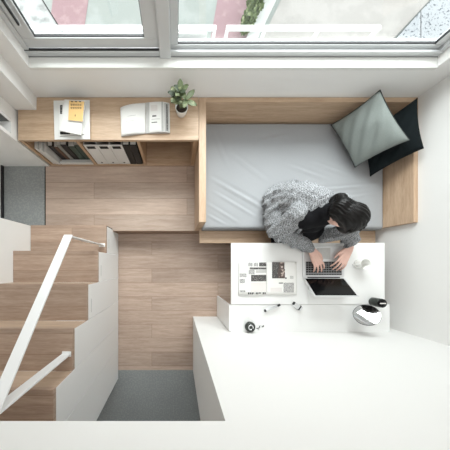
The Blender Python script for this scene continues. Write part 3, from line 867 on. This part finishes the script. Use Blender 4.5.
b = MB(); b.tube([foot+Vector((0, 0, .008)), mcen-nrm*.006], .006, M['blackmat'], 10); b.build('stand', None, mr)
b = MB(); b.lathe([(0, .0005), (.04, .0005), (.04, .006), (.012, .01), (0, .01)], foot, M['blackmat'], 32); b.build('base', None, mr)

# black cylinder (tumbler)
cb = at(372.5, 301.5, DZ); cb.z = DZ+.0005
cy_ = thing('canister', tuple(cb), 'black cylindrical canister standing beside the round mirror', 'canister')
b = MB(); b.lathe([(0, 0), (.037, 0), (.039, .004), (.039, .080), (.036, .085), (0, .085)], cb, M['darkgreen'], 32); b.build('body', None, cy_)
b = MB(); b.lathe([(0, .085), (.0375, .085), (.0375, .094), (.035, .097), (0, .097)], cb, M['blackgloss'], 32); b.build('lid', None, cy_)
bx('lid_strip', M['beigeprint'], cy_, cb.x-.026, cb.x+.026, cb.y-.005, cb.y+.005, .097+cb.z, .0982+cb.z, bev=0)

# round dark tin with silver chain
tc_ = at(250.3, 327, LZ+.03); tc_.z = LZ+.0005
tn = thing('round_tin', tuple(tc_), 'round dark bronze tin at the left end of the desk ledge', 'tin')
b = MB(); b.lathe([(0, 0), (.038, 0), (.045, .012), (.046, .028), (.042, .04), (.03, .045), (0, .046)], tc_, M['darkgreen'], 32); b.build('body', None, tn)
b = MB(); b.lathe([(.014, .046), (.026, .0465), (.026, .049), (.014, .049), (.014, .046)], tc_, M['silver'], 24); b.ball(tc_+Vector((.014, -.016, .046)), .009, M['blackmat']); b.build('knob', None, tn)
kc = at(262, 326.8, LZ)
ky = thing('key_ring', (kc.x, kc.y, LZ), 'small dark metal hook and ring beside the round tin', 'keys')
b = MB(); z = LZ+.004
P = lambda x, y: at(x, y, z)
b.tube([P(256.5, 328.3), P(258, 328.6), P(259.5, 327.6), P(260, 325.8)], .0035, M['blackmat'], 8)
b.tube([P(257.5, 328.2), P(258.8, 328.3), P(258.6, 330.0)], .003, M['silver'], 8); b.build('hook', None, ky)
b = MB(); b.tube([P(262, 326), P(262.6, 327), P(263.6, 326.4), P(263.6, 325.2)], .003, M['blackmat'], 8); b.build('ring', None, ky)

# silver tube with black tip
a0, a1 = at(264.5, 311, DZ+.013), at(280, 304.8, DZ+.013)
d = (a1-a0).normalized()
pn = thing('lipstick_tube', tuple(Vector((a0.x, a0.y, DZ))), 'slim silver tube with dark ends lying below the desk magazine', 'tube')
b = MB(); b.tube([a0+d*.012, a0+d*.022, a1-d*.030], [.0125, .0125, .0125], M['alu'], 16); b.build('body', None, pn)
b = MB(); b.tube([a0, a0+d*.012], .0128, M['blackmat'], 16); b.build('tip', None, pn)
b = MB(); b.tube([a1-d*.030, a1], .0095, M['blackmat'], 16); b.build('cap', None, pn)
a0, a1 = at(292.8, 303.5, DZ+.009), at(302, 309.5, DZ+.009); d = (a1-a0).normalized(); s = Vector((-d.y, d.x, 0))
cl = thing('binder_clip', tuple(Vector(((a0.x+a1.x)/2, (a0.y+a1.y)/2, DZ))), 'small silver and black clip lying right of the silver tube', 'clip')
b = MB(); b.box(-.045, .045, -.021, .021, .001, .017, M['alu'], .004)
RT = Matrix.Translation((cl.location.x, cl.location.y, DZ)) @ Matrix.Rotation(math.atan2(d.y, d.x), 4, 'Z')
b.bm.transform(RT); b.build('body', None, cl)
b = MB(); b.box(.016, .028, -.0225, .0225, .001, .019, M['blackmat'], .002); b.bm.transform(RT); b.build('jaw', None, cl)
b = MB(); b.box(-.05, -.036, -.008, .02, .001, .0185, M['blackmat'], .002); b.bm.transform(RT); b.build('lever', None, cl)

# ------------------------------------------------------------------ person
pe = thing('person', (1.03, .55, .452), 'dark-haired person in a grey knit cardigan bending over the laptop', 'person')
H = Vector((1.165, .332, 1.055))
fwd = Vector((.55, -.45, -.70)).normalized(); rgt = Vector((-.633, -.774, 0)).normalized(); upv = rgt.cross(fwd).normalized()
HR = Matrix((rgt, fwd, upv)).transposed()
def hp(r, f, u): return H+rgt*r+fwd*f+upv*u
SHR, SHL = Vector((.95, .375, .865)), Vector((1.265, .445, .885))
ELR, ELL = Vector((.87, .275, .71)), Vector((1.475, .285, .70))
WRR, WRL = Vector((1.185, .140, .648)), Vector((1.525, .150, .648))
b = Vol()
b.ball(H, (.076, .094, .108), rot=HR, seg=28)                     # skull
b.ball(hp(0, .035, -.055), (.058, .062, .070), rot=HR, seg=20)      # jaw
b.ball(hp(0, .062, -.098), (.022, .02, .02), rot=HR, seg=12)        # chin
b.capsule(hp(0, .094, .0), hp(0, .112, -.032), .009, .014)          # nose
b.ball(hp(0, .094, -.062), (.024, .010, .009), rot=HR, seg=12)      # lips
for s in (-1, 1):
    b.ball(hp(s*.077, -.005, -.012), (.010, .022, .034), rot=HR, seg=14)  # ears
    b.ball(hp(s*.03, .083, .02), (.022, .012, .006), rot=HR, seg=10)      # brow
NK = Vector((1.11, .405, .925))
b.capsule(NK, hp(0, -.035, -.06), .055, .052)
b.capsule((1.03, .54, .56), (1.03, .50, .72), .125, .105); b.capsule((1.03, .50, .72), (1.08, .43, .85), .105, .075)
b.capsule(SHR, SHL, .05, .05); b.capsule((1.08, .43, .87), NK, .06, .052)
for a, e, w in ((SHR, ELR, WRR), (SHL, ELL, WRL)):
    b.capsule(a, e, .05, .042); b.capsule(e, w, .042, .027)
HIPS = ((.95, .52, .545), (1.13, .52, .545)); KN = ((.99, .06, .462), (1.22, .06, .462)); AN = ((.99, .10, .07), (1.21, .10, .07))
for h_, k_, a_ in zip(HIPS, KN, AN):
    b.capsule(h_, k_, .082, .055); b.capsule(k_, a_, .052, .034)
    b.capsule((a_[0], a_[1]+.02, .045), (a_[0], a_[1]-.15, .03), .036, .028)
def hand(w, tip, thumb_sign, spread=1.0):
    d = (tip-w); d.z = 0; L = d.length; d.normalize(); s = Vector((d.y, -d.x, 0))*1.0
    # s points to the right of d seen from above
    s = s*thumb_sign
    up = Vector((0, 0, 1))
    PL = L*.50
    k0 = w+d*PL
    for t in (-.032, -.011, .011, .032):                              # palm
        b.capsule(w+d*.012+s*t*.55, k0+s*t+up*(.004-abs(t)*.1), .0165, .0125, seg=12)
    zt = DZ+.0255
    for i, (t, fl) in enumerate(((.033, .86), (.011, .98), (-.011, .92), (-.032, .74))):
        fl *= L-PL
        base = k0+s*t+up*.003
        dd = (d+s*(t*5.0*spread)).normalized()
        j1 = base+dd*fl*.42+up*.004; j2 = base+dd*fl*.76-up*.008; j3 = base+dd*fl*1.0; j3.z = max(zt, base.z-.03)
        j2.z = max(zt+.006, j2.z)
        b.capsule(base, j1, .0105, .0095, seg=12); b.capsule(j1, j2, .0095, .0085, seg=12); b.capsule(j2, j3, .0085, .0072, seg=12)
    t0 = w+d*.03+s*.03; t1 = w+d*L*.36+s*.058-up*.006; t2 = w+d*L*.58+s*.060-up*.018
    t2.z = max(t2.z, zt)
    b.capsule(t0, t1, .0145, .0112, seg=12); b.capsule(t1, t2, .0112, .0085, seg=12)
hand(WRR, at(319.0, 272.5, .612), -1); hand(WRL, at(333.5, 270.5, .612), 1)
body = remesh(b, 'body', M['skin'], pe, .0052, 2)
# face details as parts
for s in (-1, 1):
    e = MB(); e.ball(hp(s*.03, .082, .004), .011, M['ceramic'], seg=14); ey = e.build('eye', None, pe)
    e = MB(); e.ball(hp(s*.03, .0895, .003), .0055, M['blackgloss'], seg=10); e.build('iris', None, ey)

# trousers, shirt, socks
b = Vol()
for h_, k_, a_ in zip(HIPS, KN, AN):
    b.capsule(h_, k_, .092, .062); b.capsule(k_, (a_[0], a_[1], .14), .060, .052)
b.ball((1.04, .53, .545), (.17, .11, .09))
remesh(b, 'trousers', M['black'], pe, .009, 2)
b = Vol()
b.capsule((1.045, .50, .62), (1.08, .385, .80), .145, .120); b.ball((1.09, .36, .78), (.13, .10, .12)); b.ball((1.13, .32, .64), (.17, .12, .085))
b.capsule((1.09, .40, .82), NK-Vector((0, 0, .02)), .11, .078); b.capsule(NK-Vector((0, 0, .02)), NK.lerp(hp(0, -.03, -.06), .62), .078, .068); b.capsule((1.0, .36, .862), (1.18, .395, .875), .085, .085); b.ball((1.05, .36, .90), (.075, .06, .05)); b.ball((1.07, .41, .88), (.10, .09, .10))
remesh(b, 'shirt', M['black'], pe, .009, 2)
for a_ in AN:
    b = Vol()
    b.capsule((a_[0], a_[1]+.02, .047), (a_[0], a_[1]-.155, .034), .042, .033); b.capsule((a_[0], a_[1], .07), (a_[0], a_[1], .15), .040, .042)
    remesh(b, 'sock', M['black'], pe, .008, 2)

# cardigan with folds
b = Vol()
b.capsule((1.02, .57, .58), (1.04, .53, .74), .17, .165); b.capsule((1.04, .53, .74), (1.08, .475, .87), .165, .13)
b.capsule((.95, .41, .85), (1.26, .465, .875), .086, .088)
b.capsule((.945, .395, .855), (.875, .285, .71), .090, .085); b.capsule((.875, .285, .71), (1.08, .195, .665), .083, .066); b.capsule((1.08, .195, .665), WRR-Vector((.018, -.008, 0)), .068, .046)
b.capsule((1.265, .45, .875), ELL, .09, .078); b.capsule(ELL, (1.515, .20, .665), .078, .058); b.capsule(ELL, (1.31, .245, .655), .072, .066)
# hem spreading over the mattress
b.ball((1.0, .60, .50), (.19, .20, .055)); b.ball((1.17, .70, .50), (.20, .115, .05)); b.ball((.93, .47, .52), (.12, .16, .075)); b.ball((.885, .38, .60), (.085, .12, .12))
b.capsule((1.05, .72, .52), (1.12, .56, .80), .055, .05); b.capsule((.91, .58, .53), (.97, .52, .78), .065, .06); b.capsule((.95, .69, .50), (1.30, .72, .50), .045, .04)
for (xa, ya, za), (xb, yb, zb), r in (((269, 233, .70), (300, 208, .87), .030), ((266, 217, .60), (291, 193, .74), .032), ((279, 240, .74), (317, 200, .94), .026),
                                    ((272, 197, .53), (312, 187, .56), .034), ((290, 184.5, .50), (320, 192, .62), .026), ((285, 226, .82), (322, 197, .94), .024), ((268, 205, .56), (284, 188, .58), .030)):
    b.capsule(at(xa, ya, za), at(xb, yb, zb), r, r*.7)
def folds(c, n):
    t = max(0, min(1, (.86-c.z)/.25))
    p = c.y*.83-c.x*.55; q = c.x*.83+c.y*.55
    a = 44*p+5*noise.noise(c*3.2)+2.5*q
    ridge = 1-2*abs(math.sin(a))**.7
    f = .019*(.3+.7*t)*ridge*(.6+.8*noise.noise(c*5+Vector((3, 1, 0)))) + .009*noise.noise(c*11) + .002*noise.noise(c*36)
    f += .0022*(1-t)*math.sin(150*q)
    r = c+n*f
    r.z = max(r.z, .458)
    return r
remesh(b, 'cardigan', M['knit'], pe, .0075, 2, folds)
# collar rib
q = MB()
pts = [(1.0, .27, .76), (.995, .36, .90), (1.03, .455, .955), (1.10, .495, .97), (1.18, .48, .965), (1.235, .40, .92)]
q.tube([Vector(p) for p in pts], [.016, .024, .03, .03, .028, .02], M['knit'], 12); q.build('collar', None, pe)

# hair
b = Vol()
b.ball(hp(0, -.018, .024), (.090, .104, .104), rot=HR, seg=28)
b.ball(hp(0, -.065, -.02), (.082, .060, .085), rot=HR, seg=24)
b.capsule(hp(0, -.085, -.03), (1.145, .46, 1.02), .064, .048); b.capsule((1.145, .46, 1.02), (1.115, .45, .985), .048, .03)
b.capsule(hp(.0, .05, .075), hp(-.02, .09, .03), .045, .03); b.ball(hp(-.05, .02, -.01), (.045, .07, .075), rot=HR)
b.ball(hp(.055, .045, .02), (.035, .045, .05), rot=HR)
def hairf(c, n):
    l = Vector(((c-H).dot(rgt), (c-H).dot(fwd), (c-H).dot(upv)))
    a = math.atan2(l.x, l.z+.25)
    return c+n*(.0035*math.sin(a*95+6*l.y+4*noise.noise(c*9))+.003*noise.noise(c*30))
hair = remesh(b, 'hair', M['hair'], pe, .0065, 1, hairf)
q = MB()
for k in range(150):                     # loose strands running from the crown to the nape
    a = random.uniform(-1.25, 1.25); st_ = 0
    pts = []
    for i in range(8):
        t = i/7; ang = 1.15-2.3*t*random.uniform(.97, 1.0)
        r = math.sin(a)
        x = .094*r*(1-.35*t); yy = math.sin(ang)*.112*math.cos(a*.6)-.02; zz_ = math.cos(ang)*.112*math.cos(a*.75)+.025-.03*t
        pts.append(hp(x, yy, zz_))
    e = Vector((1.11, .46, 1.01))+Vector((random.uniform(-.03, .03), random.uniform(-.03, .03), random.uniform(-.01, .03)))
    pts += [pts[-1].lerp(e, .5)+Vector((0, 0, .02)), e]
    q.tube(pts, [.0012, .002, .0024, .0024, .0024, .0024, .0022, .002, .0016, .0006], M['hair'], 5)
q.build('strands', None, hair)

# ------------------------------------------------------------------ camera, light
cd = bpy.data.cameras.new('camera'); cam = bpy.data.objects.new('camera', cd); COL.objects.link(cam)
cam.location = (0, 0, CAM_H); cam.rotation_euler = (0, 0, 0)
cd.sensor_width = 36; cd.lens = FPX/450*36; cd.clip_start = .02; cd.clip_end = 200
cd.shift_x = (225-CX)/450; cd.shift_y = (CY-225)/450
S.camera = cam

w = bpy.data.worlds.new('world'); S.world = w; w.use_nodes = True
bg = w.node_tree.nodes['Background']; bg.inputs['Color'].default_value = (.93, .97, 1, 1); bg.inputs['Strength'].default_value = 1.55

def area(name, loc, rot, sx, sy, power, col=(1, 1, 1)):
    l = bpy.data.lights.new(name, 'AREA'); l.shape = 'RECTANGLE'; l.size = sx; l.size_y = sy; l.energy = power; l.color = col
    o = bpy.data.objects.new(name, l); COL.objects.link(o); o.location = loc; o.rotation_euler = rot
    return o
# daylight falling in through the window, and an added fill light under the ceiling, no room lamp
area('window_daylight', (.7, 3.2, 3.0), (math.radians(-55), 0, 0), 4.4, 1.8, 240, (.97, .99, 1))
area('ceiling_fill', (.45, .35, CEIL-.03), (0, 0, 0), 1.6, 1.2, 10, (1, .98, .95))

S.view_settings.view_transform = 'Standard'; S.view_settings.look = 'None'
S.view_settings.exposure = .44; S.view_settings.gamma = 1; S.view_settings.use_curve_mapping = False
